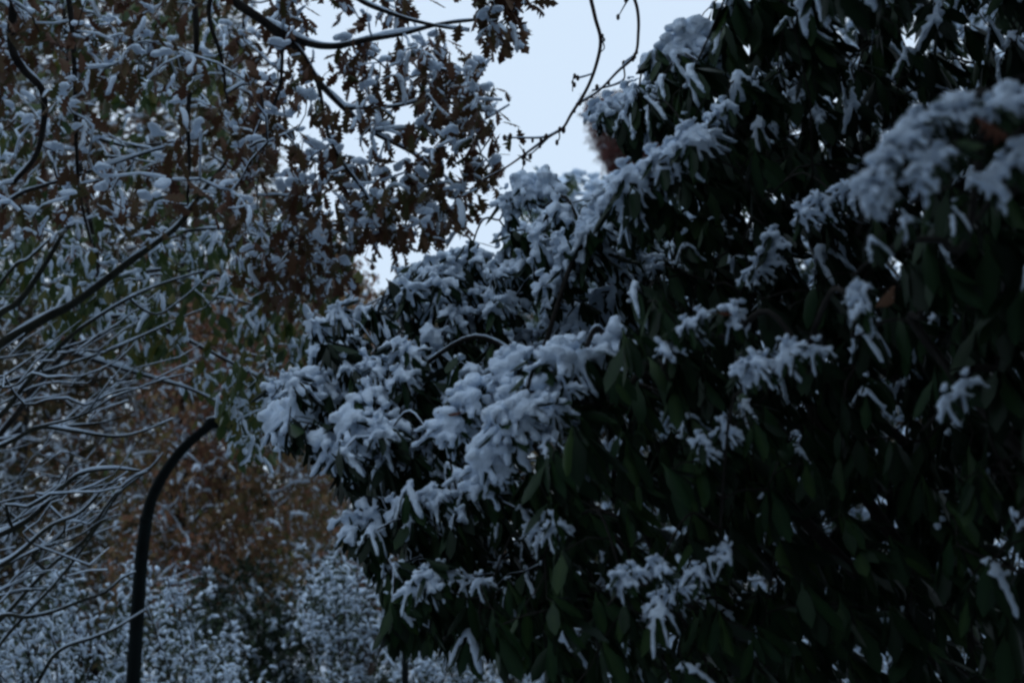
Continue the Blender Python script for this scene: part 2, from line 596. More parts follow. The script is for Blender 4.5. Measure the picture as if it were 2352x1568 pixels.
# ------------------------------------------------------------------ wood: trunk, limbs and twigs that reach every shoot
class Skeleton:
    def __init__(self, base):
        self.p, self.par, self.rmin = [np.array(base, float)], [-1], [0.0]

    def limb(self, pts, r0, r1, start=None, raw=False):
        """an explicit limb; returns the ids of its nodes"""
        pts = np.asarray(pts, float) if raw else smooth_path(pts, 5)
        k = 0 if start is None else start
        ids = []
        if np.linalg.norm(self.p[k] - pts[0]) < 0.02:
            pts = pts[1:]
        for i, q in enumerate(pts):
            self.p.append(q)
            self.par.append(k)
            self.rmin.append(r0 + (r1 - r0) * i / max(1, len(pts) - 1))
            k = len(self.p) - 1
            ids.append(k)
        return ids

    def nearest(self, q):
        return int(np.argmin(np.linalg.norm(np.array(self.p) - q, axis=1)))

    def attach(self, tips, up=0.05, jit=0.07, skip=0):
        tips = np.asarray(tips)
        arr = np.array(self.p)
        d0 = np.array([np.min(np.linalg.norm(arr - t, axis=1)) for t in tips])
        N = len(self.p)
        buf = np.zeros((N + len(tips) * 4, 3))
        buf[:N] = arr
        for ti in np.argsort(d0):
            t = tips[ti]
            dv = np.linalg.norm(buf[skip:N] - t, axis=1)
            k = int(np.argmin(dv)) + skip
            L = dv[k - skip]
            a = buf[k]
            last = k
            n = 3 if L > 0.25 else 2
            for i in range(1, n + 1):
                f = i / n
                q = a + (t - a) * f
                if i < n:
                    q = q + rng.normal(0, jit * L, 3) + np.array([0, 0, up * L * math.sin(f * math.pi)])
                self.p.append(q)
                self.par.append(last)
                self.rmin.append(0.0)
                buf[N] = q
                last = N
                N += 1

    def build(self, root, mat, r_tip=0.0025, expo=0.42, n_branch=120, snow=True, trunk_ids=None, thick=0.012, r_obj=0.006, thin=0.0):
        n = len(self.p)
        ch = [[] for _ in range(n)]
        for i in range(1, n):
            ch[self.par[i]].append(i)
        leaf = np.zeros(n)
        for i in range(n - 1, -1, -1):
            leaf[i] = max(1, sum(leaf[c] for c in ch[i]))
        r = r_tip * leaf ** expo
        rm = np.array(self.rmin)
        r = np.where(rm > 0, rm, r)
        for i in range(1, n):
            r[i] = min(r[i], r[self.par[i]] * 1.0) if self.par[i] > 0 else r[i]
        B = np.array(root.location)
        chains = []
        stack = [(0, None)]
        while stack:
            s, par = stack.pop()
            c = [s]
            while ch[c[-1]]:
                kids = sorted(ch[c[-1]], key=lambda k: -(r[k] + 1e-6 * leaf[k]))
                for k in kids[1:]:
                    stack.append((k, c[-1]))
                c.append(kids[0])
            chains.append(([par] if par is not None else []) + c)
        twig, tsnow, made = [], [], 0
        order = sorted(chains, key=lambda c: -r[c[1] if len(c) > 1 else c[0]])
        for c in order:
            if len(c) < 2:
                continue
            pts = np.array([self.p[k] for k in c]) - B
            rad = np.array([r[k] for k in c])
            rad[0] = min(rad[0], rad[1] * 1.25)
            if len(pts) > 2 and len(pts) < 60 and rad.max() > 0.004:
                pp = smooth_path(pts, 2)
                rr = np.interp(np.linspace(0, len(pts) - 1, len(pp)), np.arange(len(pts)), rad)
            else:
                pp, rr = pts, rad
            big = rr.max()
            sides = 9 if big > 0.05 else 7 if big > 0.02 else 5 if big > 0.006 else 3
            g = tube(pp, rr, sides)
            sn = snow_ridge(pp + 0, rr, thick) if snow and len(pp) > 2 else None
            if made == 0 or (made < n_branch and big > r_obj):
                o = link('trunk' if made == 0 else 'branch', mesh_np('branch', g[0], g[1], mat), root)
                if sn is not None:
                    link('snow_strip', mesh_np('snow_strip', sn[0], sn[1], M['snow']), o)
                made += 1
            else:
                twig.append(g)
                if sn is not None and rng.uniform() < 0.8:
                    tsnow.append(sn)
        if twig:
            v, t = merge(twig)
            link('twigs', mesh_np('twigs', v, t, mat), root, 'stuff')
        if tsnow:
            v, t = merge(tsnow)
            link('twig_snow', mesh_np('twig_snow', v, t, M['snow']), root, 'stuff')


# ------------------------------------------------------------------ what the open sky must stay clear of
GAP = [(1190, -900), (1222, 60), (1190, 120), (1150, 140), (1120, 170), (1150, 240), (1185, 300), (1180, 380), (1250, 405), (1275, 370),
       (1330, 395), (1370, 400), (1345, 330), (1335, 250), (1400, 195), (1465, 120), (1470, 80), (1560, 55), (1585, 10), (1500, 10), (1490, -900)]
GAP_R = [(1190, -900), (1190, 420), (1250, 420), (1330, 400), (1420, 395), (1500, -900)]
SKY_BACK = [(570, -900), (585, 100), (625, 200), (650, 330), (730, 430), (770, 540), (820, 620), (900, 590), (1060, 560), (1120, 470),
            (1200, 400), (1330, 405), (1500, 415), (1620, 300), (1700, -900)]
HOLES = [[(2040, 10), (2130, 10), (2120, 110), (2030, 100)], [(1800, 520), (1850, 520), (1850, 570), (1790, 575)]]
LOWGAP = [(1050, 440), (1150, 425), (1150, 500), (1080, 540), (1060, 590), (900, 610), (895, 530), (980, 480)]
OAKGAPS = [GAP, [(1020, -60), (1105, -60), (1120, 110), (1035, 40)], [(1075, 455), (1135, 440), (1125, 490), (1060, 520)], [(920, 545), (1030, 535), (1020, 590), (930, 590)]]
GAP_U = [(1400, -900), (1400, 190), (1480, 165), (1490, 90), (1600, 50), (1610, -900)]

# ------------------------------------------------------------------ ground
gx = np.concatenate([-np.geomspace(300, 2, 26), np.linspace(-1.6, 1.6, 5), np.geomspace(2, 300, 26)])
GX, GY = np.meshgrid(gx, gx + 0.0)
GZ = np.array([[0.10 * noise.noise(Vector((x * .35, y * .35, 0))) + 0.5 * noise.noise(Vector((x * .03, y * .03, 4))) * min(1, math.hypot(x, y) / 30) for x, y in zip(r1, r2)] for r1, r2 in zip(GX, GY)])
GZ -= 0.1
n = len(gx)
gv = np.stack([GX.ravel(), GY.ravel(), GZ.ravel()], 1)
gt = [t for i in range(n - 1) for j in range(n - 1) for t in ((i * n + j, i * n + j + 1, i * n + n + j + 1), (i * n + j, i * n + n + j + 1, i * n + n + j))]
link('ground', mesh_np('ground', gv, np.array(gt), M['ground']), None, 'structure')


def gz(x, y):
    return 0.10 * noise.noise(Vector((x * .35, y * .35, 0))) + 0.5 * noise.noise(Vector((x * .03, y * .03, 4))) * min(1, math.hypot(x, y) / 30) - 0.1


def base_at(x, y):
    return np.array([x, y, gz(x, y) - 0.03])


# ------------------------------------------------------------------ prototypes
LIB_R = leaf_lib('rhodo', 'leaf', M['rhodo'], 12, (0, 0.8))
LIB_RP = leaf_lib('rhodo', 'leaf', M['pale_rhodo'], 8, (0, 1))
LIB_O = leaf_lib('oak', 'leaf', M['oak'], 12, curl=(-.1, .5), fold=(-.4, .5), roll=(-.6, .6))
LIB_L = leaf_lib('oval', 'leaf', M['lime'], 10)
LIB_B = leaf_lib('small', 'leaf', M['beech'], 10, curl=(-.2, .4))
LIB_MX = leaf_lib('small', 'leaf', M['mixed'], 10, curl=(-.2, .4))
LIB_N = leaf_lib('needle', 'spray', M['russet'], 6)
LIB_S = leaf_lib('small', 'leaf', M['shrub'], 8)
LIB_D = leaf_lib('small', 'leaf', M['dark'], 8)

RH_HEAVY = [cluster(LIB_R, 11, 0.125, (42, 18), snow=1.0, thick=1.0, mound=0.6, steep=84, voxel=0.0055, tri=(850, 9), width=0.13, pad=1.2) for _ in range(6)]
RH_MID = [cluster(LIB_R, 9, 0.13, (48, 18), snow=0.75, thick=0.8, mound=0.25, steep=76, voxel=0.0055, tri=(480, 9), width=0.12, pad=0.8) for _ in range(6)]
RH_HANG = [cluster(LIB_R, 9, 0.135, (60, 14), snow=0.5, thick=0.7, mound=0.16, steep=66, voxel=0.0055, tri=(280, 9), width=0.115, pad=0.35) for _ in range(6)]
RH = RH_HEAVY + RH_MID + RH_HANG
RP = [cluster(LIB_RP, 9, 0.12, (35, 18), snow=1.0, thick=1.0, mound=0.7, steep=80, voxel=0.010, tri=(400, 9), width=.15) for _ in range(6)]
OAK = [cluster(LIB_O, 6, 0.078, (48, 28), spread=1.8, snow=0.42, thick=0.8, mound=0.5, steep=70, voxel=0.007, tri=(240, 9), width=0.19) for _ in range(8)]
LIME = [cluster(LIB_L, 6, 0.065, (60, 22), spread=2.2, snow=0.65, thick=0.9, mound=0.35, steep=82, voxel=0.006, tri=(150, 9), width=0.24) for _ in range(8)]
BE = [cluster(LIB_B, 9, 0.075, (35, 28), spread=3.4, snow=0.32, thick=0.9, mound=0.0, steep=70, voxel=0.012, tri=(70, 9), width=0.26) for _ in range(8)]
MX = [cluster(LIB_MX, 10, 0.075, (35, 28), spread=3.4, snow=0.38, thick=0.95, mound=0.3, steep=75, voxel=0.011, tri=(80, 9), width=0.25) for _ in range(8)]
RU = [cluster(LIB_N, 12, 0.16, (20, 30), spread=2.6, snow=0.0) for _ in range(5)]
SH = [cluster(LIB_S, 9, 0.04, (15, 35), spread=3.4, snow=0.75, thick=1.1, mound=0.3, steep=75, voxel=0.007, tri=(100, 9), width=0.26) for _ in range(8)]
DK = [cluster(LIB_D, 9, 0.09, (30, 25), spread=3.0, snow=0.6, thick=1.2, mound=0.7, steep=70, voxel=0.014, tri=(80, 9), width=0.26) for _ in range(6)]


def filt(pts, avoid):
    u, v, d = proj(pts)
    k = np.ones(len(pts), bool)
    for a in avoid:
        k &= ~inpoly(u, v, a)
    return pts[k]


# ================================================================== TREES BEHIND
def back_tree(name, label, cat, base, trunk_h, regions, lib, protos, snow_p, bark, scale=1.0, avoid=(), n_leaf=300, n_snow=200, group=None, n_branch=40, r0=0.12):
    root = thing(name, label, cat, base, group)
    sk = Skeleton(base)
    top = base + np.array([rng.normal(0, .3), rng.normal(0, .3), trunk_h])
    sk.limb([base, base * .5 + top * .5 + rng.normal(0, .15, 3), top], r0, r0 * 0.25)
    tips = np.vstack([filt(sample(poly, dr, n, avoid), avoid) for poly, dr, n in regions])
    seeds = tips[rng.permutation(len(tips))[:max(30, len(tips) // 6)]]
    sk.attach(seeds)
    sk.build(root, bark, 0.004, 0.42, n_branch, thick=0.02)
    emit(root, lib, protos, [(rng.integers(len(protos)), pose(p, rng.uniform(0, 6.28), scale * rng.uniform(.8, 1.25), 0.3), rng.uniform() < snow_p) for p in tips], n_leaf, n_snow)
    return root


BG = 'trees closing the view behind the shrubs'
back_tree('beech_tree', 'tall brown-leaved tree dusted with snow behind the bare sweeping limbs', 'tree', base_at(-5.6, 15.5), 8.5,
          [([(-200, -150), (560, -150), (600, 150), (640, 340), (600, 700), (-200, 700)], (13.5, 17), 2100),
           ([(-200, 650), (560, 650), (520, 1150), (500, 1420), (-200, 1480)], (13, 16), 1900)],
          LIB_MX, MX, 0.45, M['bark'], 0.85, [SKY_BACK], group=BG)
back_tree('beech_tree', 'brown and olive tree behind the curved lamp post, little snow on it', 'tree', base_at(-3.4, 14.2), 5.5,
          [([(430, 640), (800, 560), (860, 700), (800, 1000), (840, 1200), (760, 1330), (560, 1400), (250, 1400), (250, 1050)], (12.2, 15), 2200),
           ([(560, 640), (740, 480), (860, 640), (760, 900)], (12.5, 15), 260)],
          LIB_B, BE, 0.24, M['bark'], 0.85, [SKY_BACK], group=BG)
back_tree('beech_tree', 'frosted pinkish-brown tree showing between the olive tree and the snow-laden bush', 'tree', base_at(-1.8, 18.0), 4.5,
          [([(640, 900), (900, 700), (1100, 900), (1000, 1400), (700, 1400), (660, 1200)], (16, 18.5), 1300)],
          LIB_B, BE, 0.6, M['bark_red'], 1.0, [SKY_BACK], group=BG)
back_tree('russet_tree', 'distant rust-red conifer rising against the sky beside the dark bush', 'tree', base_at(4.3, 38), 12,
          [([(1345, 235), (1420, 215), (1520, 230), (1620, 300), (1640, 460), (1380, 440), (1400, 400), (1370, 330)], (36, 39), 1700)],
          LIB_N, RU, 0, M['bark_red'], 0.95, [], n_snow=0)
back_tree('evergreen_tree', 'dark evergreen tree glimpsed through chinks in the black bush', 'tree', base_at(5.0, 13.5), 7,
          [([(1500, 440), (1640, 330), (1750, 120), (1980, -150), (2500, -150), (2500, 900), (1500, 900)], (11.5, 14), 1100),
           ([(1300, 850), (2500, 850), (2500, 1500), (1300, 1500)], (11.5, 14), 900)],
          LIB_D, DK, 0.7, M['bark'], 1.2, HOLES, group=BG)
back_tree('evergreen_tree', 'bright green snow-topped tree just below the open sky', 'tree', base_at(1.1, 12.5), 4.2,
          [([(1180, 470), (1270, 390), (1300, 400), (1400, 400), (1460, 430), (1480, 620), (1180, 640)], (11.2, 12.6), 170),
           ([(1180, 600), (1480, 600), (1480, 900), (1000, 900)], (11.2, 12.6), 220)],
          LIB_RP, RP, 0.75, M['bark'], 1.0, [GAP], group=BG)

# ================================================================== LOW SHRUBS
LS = 'low shrubs under snow'


def low_shrub(label, poly, dr, n, base, snow_p, lib=LIB_S, protos=SH, scale=0.9, wood_snow=True):
    root = thing('low_shrub', label, 'shrub', base, LS)
    sk = Skeleton(base)
    ends = sample(poly, dr, 46)
    tips = [sample(poly, dr, n // 4, power=1.5)]
    for e in ends:
        e = e + np.array([0, 0, rng.uniform(0, .16)])
        m = base * .45 + e * .55 + np.array([0, 0, rng.uniform(.05, .3)]) + rng.normal(0, .08, 3)
        line = smooth_path([base + rng.normal(0, .08, 3) * np.array([1, 1, 0]), m, e, e + (e - m) * .3 - np.array([0, 0, .06])], 6)
        sk.limb(list(line[::3]), 0.007, 0.0025)
        k = max(3, int(n * 0.75 / len(ends)))
        f = rng.uniform(.35, 1, k) ** .7 * (len(line) - 1)
        a = np.minimum(f.astype(int), len(line) - 2)
        tips.append(line[a] + (line[a + 1] - line[a]) * (f - a)[:, None] + rng.normal(0, .07, (k, 3)))
    tips = np.vstack(tips)
    sk.attach(tips[rng.permutation(len(tips))[:len(tips) // 4]])
    sk.build(root, M['bark'], 0.002, 0.36, 60, thick=0.012, r_obj=0.003, snow=wood_snow)
    emit(root, lib, protos, [(rng.integers(len(protos)), pose(p, rng.uniform(0, 6.28), scale * rng.uniform(.8, 1.3), 0.25), rng.uniform() < snow_p) for p in tips], 300, 300)


low_shrub('broad twiggy shrub white with snow, at the foot of the sweeping bare limbs', [(-150, 1370), (120, 1400), (300, 1420), (330, 1700), (-150, 1700)], (7.6, 9.6), 520, base_at(-2.6, 8.8), 0.58)
low_shrub('white twiggy shrub wrapped around the foot of the curved lamp post', [(250, 1440), (320, 1385), (400, 1400), (470, 1470), (570, 1500), (590, 1700), (250, 1700)], (8.4, 11.5), 520, base_at(-2.2, 10.3), 0.55)
low_shrub('dark green shrub almost free of snow in the hollow behind the lamp post', [(400, 1400), (560, 1370), (700, 1390), (740, 1700), (500, 1700), (440, 1480)], (11.4, 12.6), 900, base_at(-2.2, 12.2), 0.1, LIB_D, DK, 0.6, False)
low_shrub('rounded green shrub flecked with snow left of the thin dark post', [(700, 1330), (760, 1305), (880, 1330), (930, 1420), (900, 1700), (700, 1700)], (10.4, 12), 560, base_at(-1.3, 11.4), 0.5, LIB_S, SH, 1.1)
low_shrub('snow-covered shrub between the thin dark post and the black bush', [(880, 1420), (1040, 1440), (1120, 1500), (1150, 1700), (880, 1700)], (9.4, 11), 420, base_at(-0.5, 10.3), 0.55)
low_shrub('half-hidden snowy shrub under the drooping black leaves', [(1120, 1490), (1280, 1500), (1420, 1530), (1420, 1700), (1120, 1700)], (9.4, 11.5), 320, base_at(0.3, 10.5), 0.8)
low_shrub('snowy shrub far under the darkest bush, seen only in chinks', [(1800, 1380), (2400, 1330), (2400, 1700), (1800, 1700)], (8.4, 10), 420, base_at(2.6, 9.4), 0.7)

# ================================================================== LAMP POST AND POST
b = P(296, 1700, 7.6)
base = base_at(b[0] - 0.02, b[1] - 0.3)
root = thing('lamp_post', 'dark lamp post bending over to the side, rising from the snowy shrubs', 'lamp post', base)
pl = [base - base] + [P(u, v, 7.5) - base for u, v in ((296, 1700), (306, 1560), (316, 1400), (325, 1280), (336, 1190))]
pl = smooth_path(pl, 8)
v, t = tube(pl, np.linspace(0.041, 0.033, len(pl)), 16)
link('post', mesh_np('post', v, t, M['post']), root)
al = [P(u, v, 7.5) - base for u, v in ((336, 1196), (345, 1155), (364, 1110), (392, 1065), (430, 1020), (482, 976))]
al = smooth_path(al, 8)
v, t = tube(al, np.linspace(0.0315, 0.025, len(al)), 14)
arm = link('arm', mesh_np('arm', v, t, M['post']), root)
v, t = tube([pl[-1] * 1.0 - (pl[-1] - pl[-2]) * .6, pl[-1] + (pl[-1] - pl[-2]) * .4], [0.0345, 0.0345], 16)
link('collar', mesh_np('collar', v, t, M['post']), root)
v, t = tube([np.array([0, 0, -.02]), np.array([0, 0, .05]), np.array([0, 0, .06])], [0.09, 0.09, 0.065], 16)
link('base_plate', mesh_np('base_plate', v, t, M['post']), root)
e = al[-1]
v, t = tube([e + 0.72 * np.array(q) for q in ((-.03, 0, -.01), (.0, 0, .012), (.06, 0, .016), (.16, 0, .008), (.20, 0, -.006))], [0.022, 0.032, 0.036, 0.03, 0.009], 14)
head = link('lamp_head', mesh_np('lamp_head', v, t, M['post']), root)
v, t = tube([e + 0.72 * np.array(q) for q in ((.02, 0, -.026), (.09, 0, -.036), (.15, 0, -.028))], [0.014, 0.02, 0.012], 12)
link('lens', mesh_np('lens', v, t, M['glass']), head)
v, t = snow_ridge(np.array([e + 0.72 * np.array(q) for q in ((-.02, 0, .02), (.03, 0, .03), (.09, 0, .03), (.15, 0, .02), (.2, 0, .005))]), 0.022, 0.008)
link('snow_strip', mesh_np('snow_strip', v, t, M['snow']), head)

b = P(931, 1900, 8.3)
base = base_at(b[0], b[1])
root = thing('post', 'thin straight dark post standing among the snowy shrubs under the bush', 'post', base)
top = P(931, 1395, 8.3) - base
v, t = tube([np.zeros(3), top * .5, top], [0.022, 0.021, 0.020], 12)
link('shaft', mesh_np('shaft', v, t, M['post']), root)
v, t = tube([top - np.array([0, 0, .01]), top + np.array([0, 0, .03]), top + np.array([0, 0, .05])], [0.026, 0.026, 0.010], 12)
link('cap', mesh_np('cap', v, t, M['post']), root)

# ================================================================== BARE SHRUB WITH SWEEPING LIMBS (left)
base = base_at(-3.6, 5.0)
root = thing('bare_shrub', 'bare many-stemmed shrub whose snow-lined limbs sweep up from the edge', 'shrub', base)
sk = Skeleton(base)
hub = base + np.array([0.1, 0.05, 0.55])
sk.limb([base, hub], 0.10, 0.08)
H0 = len(sk.p) - 1


def px(pts, d0, d1, kink=3.5):
    return [P(u + rng.normal(0, kink), v + rng.normal(0, kink), d0 + (d1 - d0) * i / (len(pts) - 1)) for i, (u, v) in enumerate(pts)]


LIMBS = [
    ([(-260, 930), (-60, 815), (0, 786), (110, 730), (180, 690), (300, 603), (360, 555), (410, 510), (470, 432), (520, 380)], 5.4, 5.8, 0.026, 0.007),
    ([(-260, 1150), (-80, 1010), (0, 952), (70, 870), (140, 786), (215, 740), (300, 690), (380, 650), (480, 620)], 5.5, 6.0, 0.015, 0.004),
    ([(-260, 900), (-60, 790), (0, 720), (50, 690), (105, 605), (140, 540), (165, 500)], 5.8, 6.1, 0.022, 0.008),
    ([(-260, 1010), (0, 640), (60, 590), (130, 540), (200, 500)], 6.0, 6.4, 0.012, 0.004),
    ([(-260, 1330), (-60, 1250), (0, 1222), (60, 1190), (120, 1145), (180, 1090), (260, 1075), (320, 1088)], 5.0, 5.4, 0.018, 0.004),
    ([(-260, 1130), (0, 1030), (90, 985), (160, 990), (260, 1004), (330, 985), (400, 962)], 5.2, 5.8, 0.012, 0.004),
    ([(-260, 1480), (-40, 1330), (40, 1270), (110, 1215), (180, 1180), (240, 1120), (290, 1085)], 4.9, 5.3, 0.015, 0.003),
    ([(-260, 1540), (-60, 1440), (10, 1410), (60, 1414), (120, 1405), (180, 1384), (240, 1362), (275, 1330), (308, 1308)], 5.6, 6.0, 0.010, 0.005),
    ([(-260, 1560), (-60, 1460), (10, 1412), (70, 1350), (140, 1290), (190, 1235), (250, 1160), (290, 1110), (345, 1075)], 5.7, 6.2, 0.012, 0.005),
    ([(-260, 1600), (-60, 1560), (10, 1475), (70, 1400), (130, 1330), (200, 1240), (270, 1140), (340, 1080), (380, 1040)], 5.6, 6.3, 0.010, 0.004),
    ([(-200, 1640), (40, 1600), (130, 1500), (220, 1460), (270, 1430), (330, 1400)], 6.0, 6.4, 0.012, 0.005),
    ([(-260, 1050), (0, 890), (120, 850), (240, 810), (340, 770), (420, 730), (470, 705)], 5.8, 6.4, 0.010, 0.003),
    ([(300, 690), (360, 720), (420, 690), (480, 640)], 6.0, 6.2, 0.006, 0.003),
    ([(540, 640), (600, 605), (690, 565)], 6.4, 6.5, 0.012, 0.004),
]
hub_ids = []
for pts, d0, d1, r0, r1 in LIMBS:
    q = px(pts, d0, d1)
    if pts[0][0] < -100:
        sk.limb([hub, hub * .5 + q[0] * .5 + np.array([0, 0, .05])] + q, r0, r1, H0)
    else:
        k = sk.nearest(q[0])
        sk.limb([sk.p[k]] + q, r0, r1, k)
# the spray of thin near-parallel twigs
for i in range(36):
    v0 = rng.uniform(820, 1420)
    u0 = rng.uniform(-160, 160)
    ln = rng.uniform(140, 380)
    s = -rng.uniform(0.12, 0.55 if v0 < 1100 else 1.3)
    d = rng.uniform(5.0, 6.8)
    pts, u, vv = [], u0, v0
    for k in range(7):
        if u > 290 and vv > 930 and k > 2:
            break
        pts.append((u, vv))
        u += ln / 6
        vv += s * ln / 6 + rng.normal(0, 10)
        s *= rng.uniform(0.7, 1.15)
    q = px(pts, d, d + rng.uniform(-.3, .5))
    k = sk.nearest(q[0])
    if np.linalg.norm(sk.p[k] - q[0]) > 0.5:
        k = sk.nearest(P(-200, v0 + 60, d))
    sk.limb([sk.p[k]] + q, rng.uniform(0.004, 0.0075), 0.002, k, True)
    for _ in range(rng.integers(0, 4)):
        j = rng.integers(1, len(pts))
        e = np.array(pts[j])
        if e[0] > 230 and e[1] > 950:
            continue
        q2 = px([e, e + (rng.uniform(30, 60), -rng.uniform(20, 60)), e + (rng.uniform(80, 120), -rng.uniform(40, 110))], d, d + .2)
        kk = sk.nearest(q2[0])
        sk.limb([sk.p[kk]] + q2[1:], 0.0028, 0.0015, kk, True)
sk.build(root, M['bark_green'], 0.003, 0.4, 160, thick=0.003, r_obj=0.004)

# ================================================================== LEAFY GREEN TREE (hanging small leaves, left)
base = base_at(-3.3, 7.3)
root = thing('leafy_tree', 'slender tree with hanging green and yellow leaves under small caps of snow', 'tree', base)
sk = Skeleton(base)
tr = [base] + [P(u, v, 7.2) for u, v in ((-220, 1500), (-100, 1150), (60, 920), (170, 780), (225, 650), (200, 470), (165, 250), (140, -60))]
ids = sk.limb(tr, 0.020, 0.009)
for pts in ([(235, 760), (330, 730), (480, 800), (620, 880), (760, 905)], [(225, 640), (380, 620), (540, 640), (700, 690)], [(200, 520), (340, 540), (520, 520), (640, 560)],
            [(170, 300), (300, 330), (430, 330), (560, 400)], [(235, 850), (330, 860), (450, 900), (540, 950)]):
    q = px(pts, 7.2, 6.9)
    k = ids[int(np.argmin([np.linalg.norm(sk.p[i] - q[0]) for i in ids]))]
    sk.limb([sk.p[k]] + q[1:], 0.012, 0.004, k)
tips = np.vstack([sample([(330, 560), (720, 480), (830, 620), (700, 900), (560, 1020), (520, 930), (400, 850), (300, 760)], (6.3, 7.6), 150),
                  sample([(-60, 560), (400, 560), (330, 800), (-60, 700)], (6.4, 7.6), 80),
                  sample([(500, 880), (610, 900), (600, 1020), (560, 1040), (505, 950)], (6.6, 7.3), 22),
                  sample([(-60, -60), (520, -60), (600, 500), (-60, 560)], (6.4, 7.8), 130)])
sk.attach(tips, jit=0.05)
sk.build(root, M['bark'], 0.0018, 0.42, 120, thick=0.008)
emit(root, LIB_L, LIME, [(rng.integers(8), pose(p, rng.uniform(0, 6.28), rng.uniform(.9, 1.4), 0.3), rng.uniform() < 0.65) for p in tips], 300, 300)

# ================================================================== OAK (upper left)
base = base_at(-2.9, 3.4)
root = thing('oak_tree', 'oak with drooping rust-brown lobed leaves and snow, hanging over the open sky', 'tree', base)
sk = Skeleton(base)
fork = np.array([-2.0, 4.6, 4.6])
ids = sk.limb([base, base + np.array([.1, .1, 1.8]), base + np.array([.4, .6, 3.6]), fork], 0.16, 0.10)
F0 = ids[-1]
OL = [
    ([(430, -140), (530, -10), (600, 40), (650, 90), (690, 125), (730, 190), (790, 250), (850, 300), (930, 345), (985, 370)], 5.4, 5.6, 0.024, 0.005),
    ([(560, 0), (640, 70), (700, 95), (770, 106), (840, 95), (920, 80), (1010, 62), (1120, 40)], 5.45, 5.5, 0.018, 0.006),
    ([(0, -160), (30, -20), (28, 100), (50, 160), (95, 210), (98, 290), (80, 360), (30, 420)], 5.0, 5.2, 0.022, 0.008),
    ([(440, -160), (455, -10), (452, 120), (435, 250), (428, 380), (425, 470)], 5.3, 5.3, 0.018, 0.005),
    ([(120, -160), (160, 20), (165, 200), (172, 330), (185, 450), (212, 560)], 5.2, 5.4, 0.016, 0.005),
    ([(480, -160), (480, 30), (510, 130), (520, 240)], 5.1, 5.2, 0.014, 0.005),
    ([(700, -160), (800, -20), (900, 30), (1000, 60), (1080, 70)], 5.2, 5.2, 0.016, 0.004),
    ([(-120, 500), (60, 440), (180, 400), (330, 360), (420, 330)], 5.3, 5.5, 0.010, 0.004),
    ([(850, 300), (940, 300), (1050, 290), (1120, 275), (1165, 240)], 5.55, 5.5, 0.007, 0.002),
    ([(790, 250), (900, 240), (1000, 225), (1100, 230), (1150, 236)], 5.5, 5.4, 0.008, 0.002),
    ([(700, -160), (880, -60), (1020, -30), (1150, -20), (1190, 30)], 5.0, 5.0, 0.012, 0.004),
    ([(650, 90), (640, 200), (600, 330), (590, 480)], 5.4, 5.6, 0.008, 0.003),
    ([(730, 190), (760, 330), (840, 450), (900, 560)], 5.4, 5.6, 0.009, 0.003),
    ([(930, 345), (1010, 400), (1060, 450)], 5.6, 5.6, 0.006, 0.002),
]
for pts, d0, d1, r0, r1 in OL:
    q = px(pts, d0, d1)
    if pts[0][1] < -100 or pts[0][0] < -100:
        sk.limb([fork, fork * .5 + q[0] * .5 + np.array([0, 0, .1])] + q, r0, r1, F0)
    else:
        k = sk.nearest(q[0])
        sk.limb([sk.p[k]] + q[1:], r0, r1, k)
regs = [([(-80, -80), (560, -80), (600, 200), (560, 520), (250, 560), (-80, 480)], (4.7, 6.6), 165),
        ([(540, -80), (1010, -80), (1030, 60), (1100, 140), (1130, 200), (1110, 300), (1000, 380), (860, 340), (720, 200), (600, 100)], (5.0, 6.3), 78),
        ([(560, 100), (720, 180), (860, 340), (1000, 380), (1060, 450), (900, 560), (760, 560), (640, 500), (560, 400)], (5.0, 6.3), 44),
        ([(960, 170), (1090, 130), (1120, 220), (1140, 290), (1165, 380), (1080, 420), (1000, 370)], (5.2, 5.9), 42),
        ([(860, 380), (1060, 400), (1080, 450), (1030, 540), (960, 520), (900, 560), (860, 520)], (5.2, 5.9), 32),
        ([(1030, -80), (1180, -80), (1205, 20), (1195, 80), (1160, 100), (1120, 60)], (4.9, 5.2), 22),
        ([(630, 280), (760, 300), (880, 460), (860, 560), (720, 540), (640, 420)], (5.2, 6.6), 36),
        ([(560, 500), (800, 560), (760, 660), (620, 720), (560, 640)], (5.4, 6.2), 45),
        ([(-500, -900), (1000, -900), (1000, -150), (-500, -150)], (3.6, 6.4), 50)]
tips = np.vstack([filt(sample(p, d, n, OAKGAPS), OAKGAPS) for p, d, n in regs])
sk.attach(tips, jit=0.05)
sk.build(root, M['bark'], 0.0020, 0.40, 140, thick=0.010)
emit(root, LIB_O, OAK, [(rng.integers(8), pose(p, rng.uniform(0, 6.28), rng.uniform(.8, 1.2), 0.3), rng.uniform() < 0.62) for p in tips], 300, 300)

# ================================================================== BARE BRANCH TREE (twigs across the sky)
base = base_at(3.2, -0.6)
root = thing('bare_tree', 'leafless twigs arching down across the open sky between oak and dark bush', 'tree', base)
sk = Skeleton(base)
ids = sk.limb([base, base + np.array([-.2, .3, 2.2]), base + np.array([-.9, 1.6, 4.0]), np.array([1.2, 3.4, 4.6])], 0.11, 0.045)
tops = [([(1350, -300), (1358, -60), (1376, 30), (1378, 90), (1362, 160), (1345, 215), (1318, 262), (1290, 292), (1262, 315), (1215, 348), (1160, 385), (1110, 412)], 4.5, 4.7, 0.0075, 0.0028),
        ([(1445, -300), (1448, -60), (1462, 20), (1468, 80), (1458, 130), (1420, 160), (1370, 208), (1335, 245)], 4.5, 4.6, 0.007, 0.003)]
for pts, d0, d1, r0, r1 in tops:
    sk.limb([sk.p[ids[-1]]] + px(pts, d0, d1), r0, r1, ids[-1])
